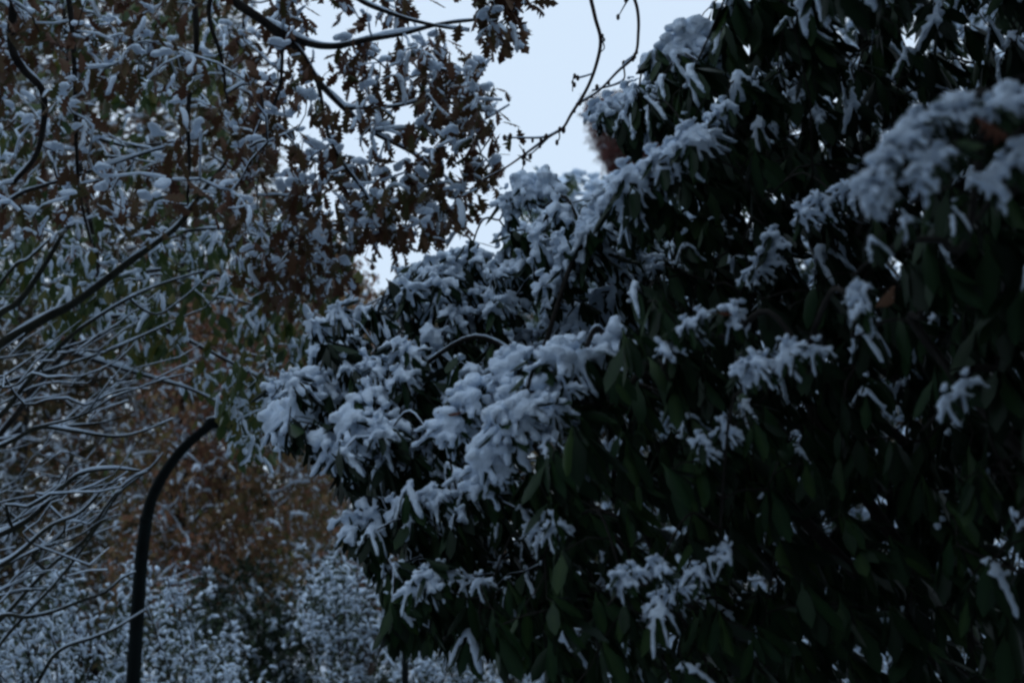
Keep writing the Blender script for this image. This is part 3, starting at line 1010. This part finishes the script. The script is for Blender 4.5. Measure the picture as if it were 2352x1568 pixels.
for pts, d, r in (([(1290, 292), (1250, 310), (1190, 316), (1150, 318)], 4.65, .004), ([(1362, 160), (1335, 180), (1318, 184), (1316, 208)], 4.6, .003), ([(1458, 130), (1440, 150), (1425, 185), (1365, 215)], 4.6, .004),
                  ([(1290, 292), (1288, 312), (1284, 330)], 4.65, .003), ([(1262, 315), (1230, 345), (1205, 352), (1190, 330)], 4.66, .003), ([(1378, 90), (1388, 100), (1382, 120)], 4.6, .003),
                  ([(1448, -20), (1430, 10), (1424, 40)], 4.55, .003), ([(1345, 215), (1330, 232), (1326, 240)], 4.6, .003), ([(1215, 348), (1200, 380), (1195, 398)], 4.68, .0025)):
    q = px(pts, d, d)
    k = sk.nearest(q[0])
    sk.limb([sk.p[k]] + q[1:], r, r * .6, k)
sk.build(root, M['bark_red'], 0.003, 0.4, 60, thick=0.004, r_obj=0.0025)
# small buds along the twigs
bv = []
nodes = np.array(sk.p)
for k in range(40):
    p = nodes[rng.integers(len(ids) + 10, len(nodes))]
    bv.append((ICO_V * np.array([.006, .006, .011]) * rng.uniform(.7, 1.3) + p + rng.normal(0, .004, 3) - base, ICO_T))
v, t = merge(bv)
link('buds', mesh_np('buds', v, t, M['bark_red']), root, 'stuff')

# ================================================================== RHODODENDRONS
RG = 'rhododendron bushes'


def rhodo(label, base, limbs, fills, heroes, avoid, lib=LIB_R, n_branch=90, size=0.8, dense=1.35, wood_snow=False, shade_boxes=()):
    """fills: (poly, depth range, count, kind, snow share); heroes: (points, depths, count, radius px, scale, kind)"""
    root = thing('rhododendron_bush', label, 'bush', base, RG)
    sk = Skeleton(base)
    k0 = 0
    for pts, r0, r1 in limbs:
        sk.limb([base] + [np.asarray(p) + (CF * 0.55 if j else 0) for j, p in enumerate(pts)], r0 * .8, r1 * .7)
    tips = []
    hero_lines = []
    for pts, dd, n, rad, sc, kind in heroes:
        line = smooth_path(px(pts, *dd), 8)
        hero_lines.append((line, n))
        n = int(n * (1 + dense) / 2 * 0.85)
        for i in range(n):
            f = (i + 0.5) / n * (len(line) - 1)
            a = int(min(f, len(line) - 2))
            p = line[a] + (line[a + 1] - line[a]) * (f - a)
            p = p + rng.normal(0, rad * p[1] / F, 3) * np.array([1, 1, .6])
            dr = line[a + 1] - line[a]
            kd = 'mid' if kind == 'heavy' and rng.uniform() < .4 else kind
            tips.append((p, kd, size * sc * rng.uniform(.8, 1.15), rng.uniform() < .9, math.atan2(dr[1], dr[0])))
    for poly, dr, n, kind, sp in fills:
        pts = filt(sample(poly, dr, int(n * dense), avoid), avoid)
        for p in pts:
            tips.append((p, kind, size * rng.uniform(.8, 1.15), rng.uniform() < sp, rng.uniform(0, 6.28)))
    for (lo, hi, n, sp) in shade_boxes:  # unseen oversized whorls added overhead to cast shade
        for p in rng.uniform(lo, hi, (n, 3)):
            tips.append((p, 'mid', rng.uniform(1.2, 1.6), rng.uniform() < sp, rng.uniform(0, 6.28)))
    for line, n in hero_lines:
        k = sk.nearest(line[0])
        a = sk.p[k]
        m = a * .5 + line[0] * .5 + np.array([0, 0, .06])
        sk.limb([a, m] + [q - np.array([0, 0, .05]) + CF * .06 for q in line[::4]], 0.008, 0.003, k)
    sk.attach([t[0] - np.array([0, 0, .01]) for t in tips], up=0.08, jit=0.06)
    sk.build(root, M['bark'], 0.0022, 0.40, n_branch, snow=wood_snow, thick=0.003)
    off = {'heavy': 0, 'mid': 6, 'hang': 12}
    protos = RH if lib is LIB_R else RP + RP + RP
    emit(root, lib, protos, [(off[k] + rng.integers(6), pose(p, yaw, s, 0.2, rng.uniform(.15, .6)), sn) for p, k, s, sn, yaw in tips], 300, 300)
    return root


# the snow-laden bush in the middle, reaching to the left
rhodo('broad rhododendron heaped with thick snow, its branches reaching out over the brown tree', base_at(1.2, 5.2),
      [([base_at(.9, 5.0) + np.array([0, 0, 1.0]), P(1300, 900, 4.4), P(1100, 950, 4.2)], .035, .014),
       ([base_at(1.0, 5.1) + np.array([0, 0, 1.2]), P(1350, 750, 4.8), P(1050, 680, 4.9), P(900, 640, 5.0)], .032, .010),
       ([base_at(1.0, 5.1) + np.array([0, 0, 1.0]), P(1150, 960, 4.6), P(900, 930, 4.4), P(720, 920, 4.4)], .028, .008),
       ([base_at(1.2, 5.1) + np.array([0, 0, 1.4]), P(1400, 700, 4.7), P(1330, 540, 4.7), P(1270, 440, 4.8)], .026, .008),
       ([base_at(0.9, 5.1) + np.array([0, 0, .6]), P(1150, 1200, 4.3), P(900, 1200, 4.2)], .024, .008)],
      [([(880, 640), (1000, 560), (1100, 540), (1280, 470), (1420, 430), (1500, 560), (1480, 900), (1200, 900), (960, 800), (720, 760), (720, 720), (860, 690)], (4.3, 5.4), 200, 'mid', 0.6),
       ([(640, 880), (760, 760), (950, 790), (1200, 880), (1050, 1080), (780, 1030), (640, 1000)], (4.1, 5.0), 100, 'mid', 0.6),
       ([(780, 1030), (1000, 1050), (1250, 1050), (1300, 1350), (1000, 1400), (900, 1330), (800, 1230)], (3.8, 5.0), 150, 'hang', 0.4),
       ([(880, 1280), (1300, 1250), (1350, 1480), (1000, 1450), (880, 1440)], (3.7, 4.8), 90, 'hang', 0.25)],
      [([(1430, 772), (1340, 785), (1240, 812), (1160, 850), (1110, 895), (1050, 940), (1000, 985)], (3.55, 3.8), 22, 20, 0.95, 'heavy'),
       ([(1330, 800), (1230, 850), (1190, 900), (1160, 940)], (3.5, 3.6), 12, 24, 1.0, 'heavy'),
       ([(1200, 930), (1170, 980), (1120, 1030), (1080, 1090)], (3.4, 3.5), 9, 14, 0.9, 'heavy'),
       ([(1300, 870), (1260, 930), (1240, 980)], (3.5, 3.5), 5, 12, 0.85, 'heavy'),
       ([(1390, 470), (1350, 520), (1320, 570), (1300, 620), (1280, 660)], (4.2, 4.3), 14, 22, 1.05, 'mid'),
       ([(1250, 435), (1215, 420), (1180, 440), (1150, 465)], (4.5, 4.6), 6, 12, 0.9, 'heavy'),
       ([(1060, 600), (1010, 610), (960, 640), (920, 690)], (4.6, 4.7), 11, 18, 1.0, 'mid'),
       ([(1180, 650), (1120, 690), (1090, 740)], (4.5, 4.6), 8, 16, 0.95, 'mid'),
       ([(1330, 730), (1290, 745), (1260, 760)], (4.6, 4.7), 5, 14, 0.9, 'heavy'),
       ([(960, 810), (900, 830), (850, 850), (800, 900)], (4.2, 4.3), 10, 20, 1.0, 'mid'),
       ([(760, 870), (710, 900), (680, 930), (650, 975)], (4.3, 4.4), 10, 20, 1.0, 'heavy'),
       ([(880, 960), (830, 970), (790, 985), (760, 1010)], (4.0, 4.1), 10, 22, 1.05, 'heavy'),
       ([(720, 860), (670, 880), (640, 890)], (4.6, 4.7), 5, 14, 0.95, 'mid'),
       ([(1020, 900), (950, 930), (920, 950)], (4.5, 4.6), 6, 18, 0.9, 'mid'),
       ([(1050, 1150), (960, 1140), (880, 1170), (830, 1200)], (3.9, 4.0), 7, 16, 1.0, 'mid'),
       ([(1030, 1300), (980, 1320), (950, 1360)], (3.7, 3.7), 4, 10, .9, 'mid')],
      [GAP, LOWGAP], size=0.72, dense=1.45, wood_snow=True)

# upper right, dark against the sky
rhodo('tall dark rhododendron standing against the sky, leaves hanging, one round snow cap at its rim', base_at(2.2, 4.6),
      [([base_at(2.1, 4.5) + np.array([0, 0, 1.5]), P(1850, 600, 4.2), P(1700, 250, 4.2), P(1560, 140, 4.2)], .04, .012),
       ([base_at(2.2, 4.5) + np.array([0, 0, 1.5]), P(2050, 500, 4.0), P(1950, 50, 3.9), P(1900, -300, 3.8)], .04, .012),
       ([base_at(2.2, 4.5) + np.array([0, 0, 1.2]), P(1800, 700, 3.9), P(1600, 450, 3.8), P(1480, 380, 3.7)], .03, .010)],
      [([(1570, 20), (1640, -60), (2400, -60), (2400, 420), (1700, 420), (1560, 330), (1480, 240), (1420, 210), (1500, 150)], (3.6, 5.2), 230, 'hang', 0.45),
       ([(1370, 215), (1420, 190), (1560, 210), (1560, 270), (1420, 270), (1370, 250)], (3.9, 4.3), 16, 'hang', 0.9),
       ([(1420, 470), (1460, 400), (1600, 310), (2350, 380), (2350, 700), (1460, 700)], (3.5, 5.2), 180, 'hang', 0.28),
       ([(1600, -60), (1580, -900), (3200, -900), (3200, -60)], (2.2, 4.8), 330, 'mid', 0.8)],  # leaf cover above the frame, added to shade this side
      [([(1620, 85), (1580, 90), (1530, 110), (1500, 130)], (4.1, 4.1), 9, 14, 1.0, 'heavy'),
       ([(1460, 215), (1420, 235), (1380, 270)], (4.1, 4.1), 6, 14, .95, 'mid'),
       ([(1610, 295), (1560, 330), (1510, 370), (1455, 400), (1425, 460)], (3.5, 3.6), 11, 12, .95, 'mid'),
       ([(1690, 225), (1650, 250), (1610, 280)], (3.6, 3.6), 4, 10, .6, 'mid'),
       ([(1800, 540), (1760, 570), (1720, 610), (1700, 640)], (3.5, 3.5), 5, 10, .6, 'mid'),
       ([(1960, 430), (1880, 450), (1840, 490)], (3.2, 3.2), 4, 10, .6, 'mid')],
      [GAP, GAP_R, GAP_U] + HOLES, shade_boxes=[((0.3, 0.2, 3.6), (3.4, 4.3, 4.5), 330, .3), ((0.9, 0.2, 2.95), (3.2, 2.4, 3.5), 130, .2), ((1.5, 4.6, 5.0), (4.4, 7.4, 6.2), 150, .3), ((0.9, -2.2, 2.6), (3.2, 0.2, 4.3), 170, .3)])  # unseen canopy overhead, put in to darken the bushes below

# lower right, almost black
rhodo('near-black rhododendron filling the shadow under the heaped snow, a few pale snow pads on it', base_at(1.6, 3.6),
      [([base_at(1.6, 3.6) + np.array([0, 0, .8]), P(1700, 1000, 3.2), P(1450, 900, 3.2)], .035, .010),
       ([base_at(1.6, 3.6) + np.array([0, 0, .8]), P(2000, 1000, 3.1), P(2050, 700, 3.1)], .035, .010),
       ([base_at(1.5, 3.6) + np.array([0, 0, .5]), P(1500, 1350, 3.3), P(1200, 1400, 3.4)], .03, .009)],
      [([(1440, 640), (2400, 640), (2400, 1000), (1300, 1050), (1300, 900), (1420, 800)], (3.1, 4.9), 170, 'hang', 0.13),
       ([(1250, 1000), (2400, 950), (2400, 1380), (1250, 1400)], (3.1, 4.9), 225, 'hang', 0.09),
       ([(1050, 1380), (2400, 1320), (2400, 1650), (1350, 1650)], (3.1, 4.9), 155, 'hang', 0.08)],
      [([(1690, 712), (1620, 722), (1560, 745), (1525, 800)], (3.0, 3.1), 8, 10, .6, 'mid'),
       ([(1860, 790), (1800, 800), (1740, 830), (1690, 860)], (2.8, 2.9), 8, 10, .58, 'mid'),
       ([(1985, 640), (1975, 680), (1970, 715)], (2.6, 2.6), 4, 5, .42, 'mid'),
       ([(1650, 1265), (1600, 1310), (1540, 1355), (1490, 1400)], (3.1, 3.2), 10, 10, .55, 'mid'),
       ([(1500, 1285), (1440, 1310), (1400, 1345)], (3.0, 3.0), 5, 8, .5, 'mid'),
       ([(1330, 1140), (1280, 1190), (1250, 1220)], (3.3, 3.3), 4, 10, .55, 'mid'),
       ([(1690, 970), (1630, 1010), (1600, 1060)], (3.1, 3.1), 4, 10, .55, 'mid'),
       ([(2230, 850), (2170, 890), (2130, 930)], (2.5, 2.5), 3, 8, .55, 'mid'),
       ([(1280, 1150), (1250, 1190), (1220, 1240)], (3.5, 3.5), 3, 8, .55, 'mid'),
       ([(1130, 1290), (1110, 1330), (1100, 1370)], (3.5, 3.5), 2, 6, .55, 'mid')],
      [])

# the nearest branch at the edge, soft and large
rhodo('nearest rhododendron, out of focus, with one large arched heap of grey snow', base_at(1.75, 2.3),
      [([base_at(1.7, 2.3) + np.array([0, 0, 1.2]), P(2500, 500, 2.2), P(2400, 240, 2.1)], .025, .010),
       ([base_at(1.7, 2.3) + np.array([0, 0, .8]), P(2450, 900, 2.3), P(2350, 700, 2.2)], .025, .008)],
      [([(2150, 420), (2420, 350), (2420, 700), (2000, 620)], (2.6, 3.2), 24, 'hang', 0.1),
       ([(2360, -400), (3300, -400), (3300, 1700), (2360, 1700)], (2.0, 3.6), 150, 'hang', 0.3),  # leaf cover beyond the frame edge, added for shading
       ([(2150, 700), (2420, 700), (2420, 1568), (2150, 1568)], (2.7, 3.3), 40, 'hang', 0.05)],
      [([(2380, 215), (2300, 222), (2210, 232), (2140, 262), (2090, 300), (2050, 345), (2010, 400), (1985, 450)], (2.05, 2.0), 15, 7, .42, 'heavy'),
       ([(2200, 320), (2150, 350), (2110, 380)], (2.0, 2.0), 5, 7, .42, 'heavy'),
       ([(2360, 330), (2310, 370), (2270, 420)], (2.05, 2.05), 4, 7, .42, 'heavy'),
       ([(2240, 480), (2120, 480), (2030, 520), (1970, 560)], (2.3, 2.3), 4, 8, .5, 'hang')],
      [])

# ================================================================== unseen wood added behind the viewer to hold back skylight
wv, sp = [], []
root = thing('woodland', 'unseen dark evergreen wood added behind the viewer to shade the clearing', 'woodland', base_at(0, -9))
root['kind'] = 'stuff'
tr = []
mats, ids = [], []
for k in range(90):
    a = R(rng.uniform(-125, 125)) - R(90)
    rr = rng.uniform(8, 13)
    x, y = rr * math.cos(a), rr * math.sin(a)
    if y > 3:
        continue
    b0 = base_at(x, y)
    h = rng.uniform(6.5, 9.5) * (1.35 if x > 0.5 else 1)  # added wood made taller on one side for deeper shade there
    tr.append(tube([b0 - np.array(root.location), b0 - np.array(root.location) + np.array([rng.normal(0, .3), rng.normal(0, .3), h])], [0.2, 0.04], 7))
    for j in range(300):
        f = rng.uniform(0.1, 1)
        q = b0 + np.array([0, 0, h * f]) + rng.normal(0, 1, 3) * np.array([1, 1, .3]) * (1.9 * (1.15 - f))
        uu, vv, dd = proj(q)
        if dd > -0.6 and abs(uu - 1176) < 2600:
            continue
        d = rng.normal(0, 1, 3)
        mats.append(frame_mat(d, (0, 0, 1.), rng.uniform(.35, .6), q))
        ids.append(rng.integers(len(LIB_D)))
v, t = merge(tr)
link('trunks', mesh_np('trunks', v, t, M['bark']), root, 'stuff')
v, t, w = scatter([(l[0], l[1], l[2]) for l in LIB_D], ids, np.array(mats))
link('foliage', mesh_np('foliage', v - np.array(root.location), t, M['dark'], w), root, 'stuff')

# the far edge of the wood across the clearing
root = thing('far_woodland', 'brown winter wood far behind the snowy shrubs, seen in the gaps', 'woodland', base_at(-3, 26))
root['kind'] = 'stuff'
tr, mats, ids, sm = [], [], [], []
tips = np.vstack([sample([(-300, 700), (2500, 700), (2500, 1500), (-300, 1500)], (24, 29), 6500), filt(sample([(-300, -300), (560, -300), (600, 340), (740, 560), (860, 700), (1200, 640), (1500, 700), (2500, 600), (2500, 1500), (-300, 1500)], (22, 28), 7500, [SKY_BACK]), [SKY_BACK])])
tips = filt(tips, [SKY_BACK])
for k in range(30):
    x = rng.uniform(-12, 12)
    b0 = base_at(x, rng.uniform(22, 27)) - np.array(root.location)
    tr.append(tube([b0, b0 + np.array([rng.normal(0, .2), 0, 2.2]), b0 + np.array([rng.normal(0, .4), 0, rng.uniform(3, 4.5)])], [0.14, .1, 0.03], 6))
for p in tips:
    for j in range(5):
        q = p + rng.normal(0, .22, 3)
        mats.append(frame_mat(rng.normal(0, 1, 3) * np.array([1, 1, .5]), (0, 0, 1.), rng.uniform(.20, .32), q))
        ids.append(rng.integers(len(LIB_MX)))
    if rng.uniform() < .15:
        m = np.eye(4)
        m[:3, :3] = np.diag(rng.uniform(.07, .16, 3) * np.array([1, 1, .45]))
        m[:3, 3] = p + np.array([0, 0, .05])
        sm.append(m)
v, t = merge(tr)
link('trunks', mesh_np('trunks', v, t, M['bark']), root, 'stuff')
v, t, w = scatter([(l[0], l[1], l[2]) for l in LIB_MX], ids, np.array(mats))
link('foliage', mesh_np('foliage', v - np.array(root.location), t, M['mixed'], w), root, 'stuff')
v, t, w = scatter([(ICO_V, ICO_T, 0)], np.zeros(len(sm), int), np.array(sm))
link('snow', mesh_np('snow', v - np.array(root.location), t, M['snow']), root, 'stuff')

# ================================================================== dead leaves lying on the snow
M['dead'] = mat_leaf('dead_leaf', [(0.07, 0.022, 0.012), (0.09, 0.035, 0.02), (0.10, 0.06, 0.035)], 0.7, 0.15, 0.15)
for k, (u, v, d, sz, tint, ang, name_, lab) in enumerate((
        (1068, 946, 3.42, .045, .1, (-.8, .2, .1), 'rhodo', 'small red-brown dead leaf lying across the heaped snow in the middle'),
        (2055, 655, 2.55, .05, .7, (-.7, .1, -.5), 'oval', 'tan dead leaf caught beside the lone snow lump in the dark bush'),
        (2235, 268, 1.93, .06, .35, (.9, .2, -.15), 'oak', 'curled brown dead leaf stuck on the near arched snow heap'),
        (1640, 718, 2.98, .045, .2, (.9, .1, .2), 'rhodo', 'thin reddish dead leaf on the small snow pad right of the heaped bough'))):
    vv, tt = leaf_mesh(PROF[name_], .25, .3, .4)
    p = P(u, v, d)
    m = frame_mat(np.array(ang), (0, -.5, .8), sz, (0, 0, 0))
    o = link('dead_leaf', mesh_np('dead_leaf', vv @ m[:3, :3].T, tt, M['dead'], np.full(len(vv), tint)))
    o.location = tuple(p)
    o['label'], o['category'], o['group'] = lab, 'leaf', 'dead leaves on the snow'
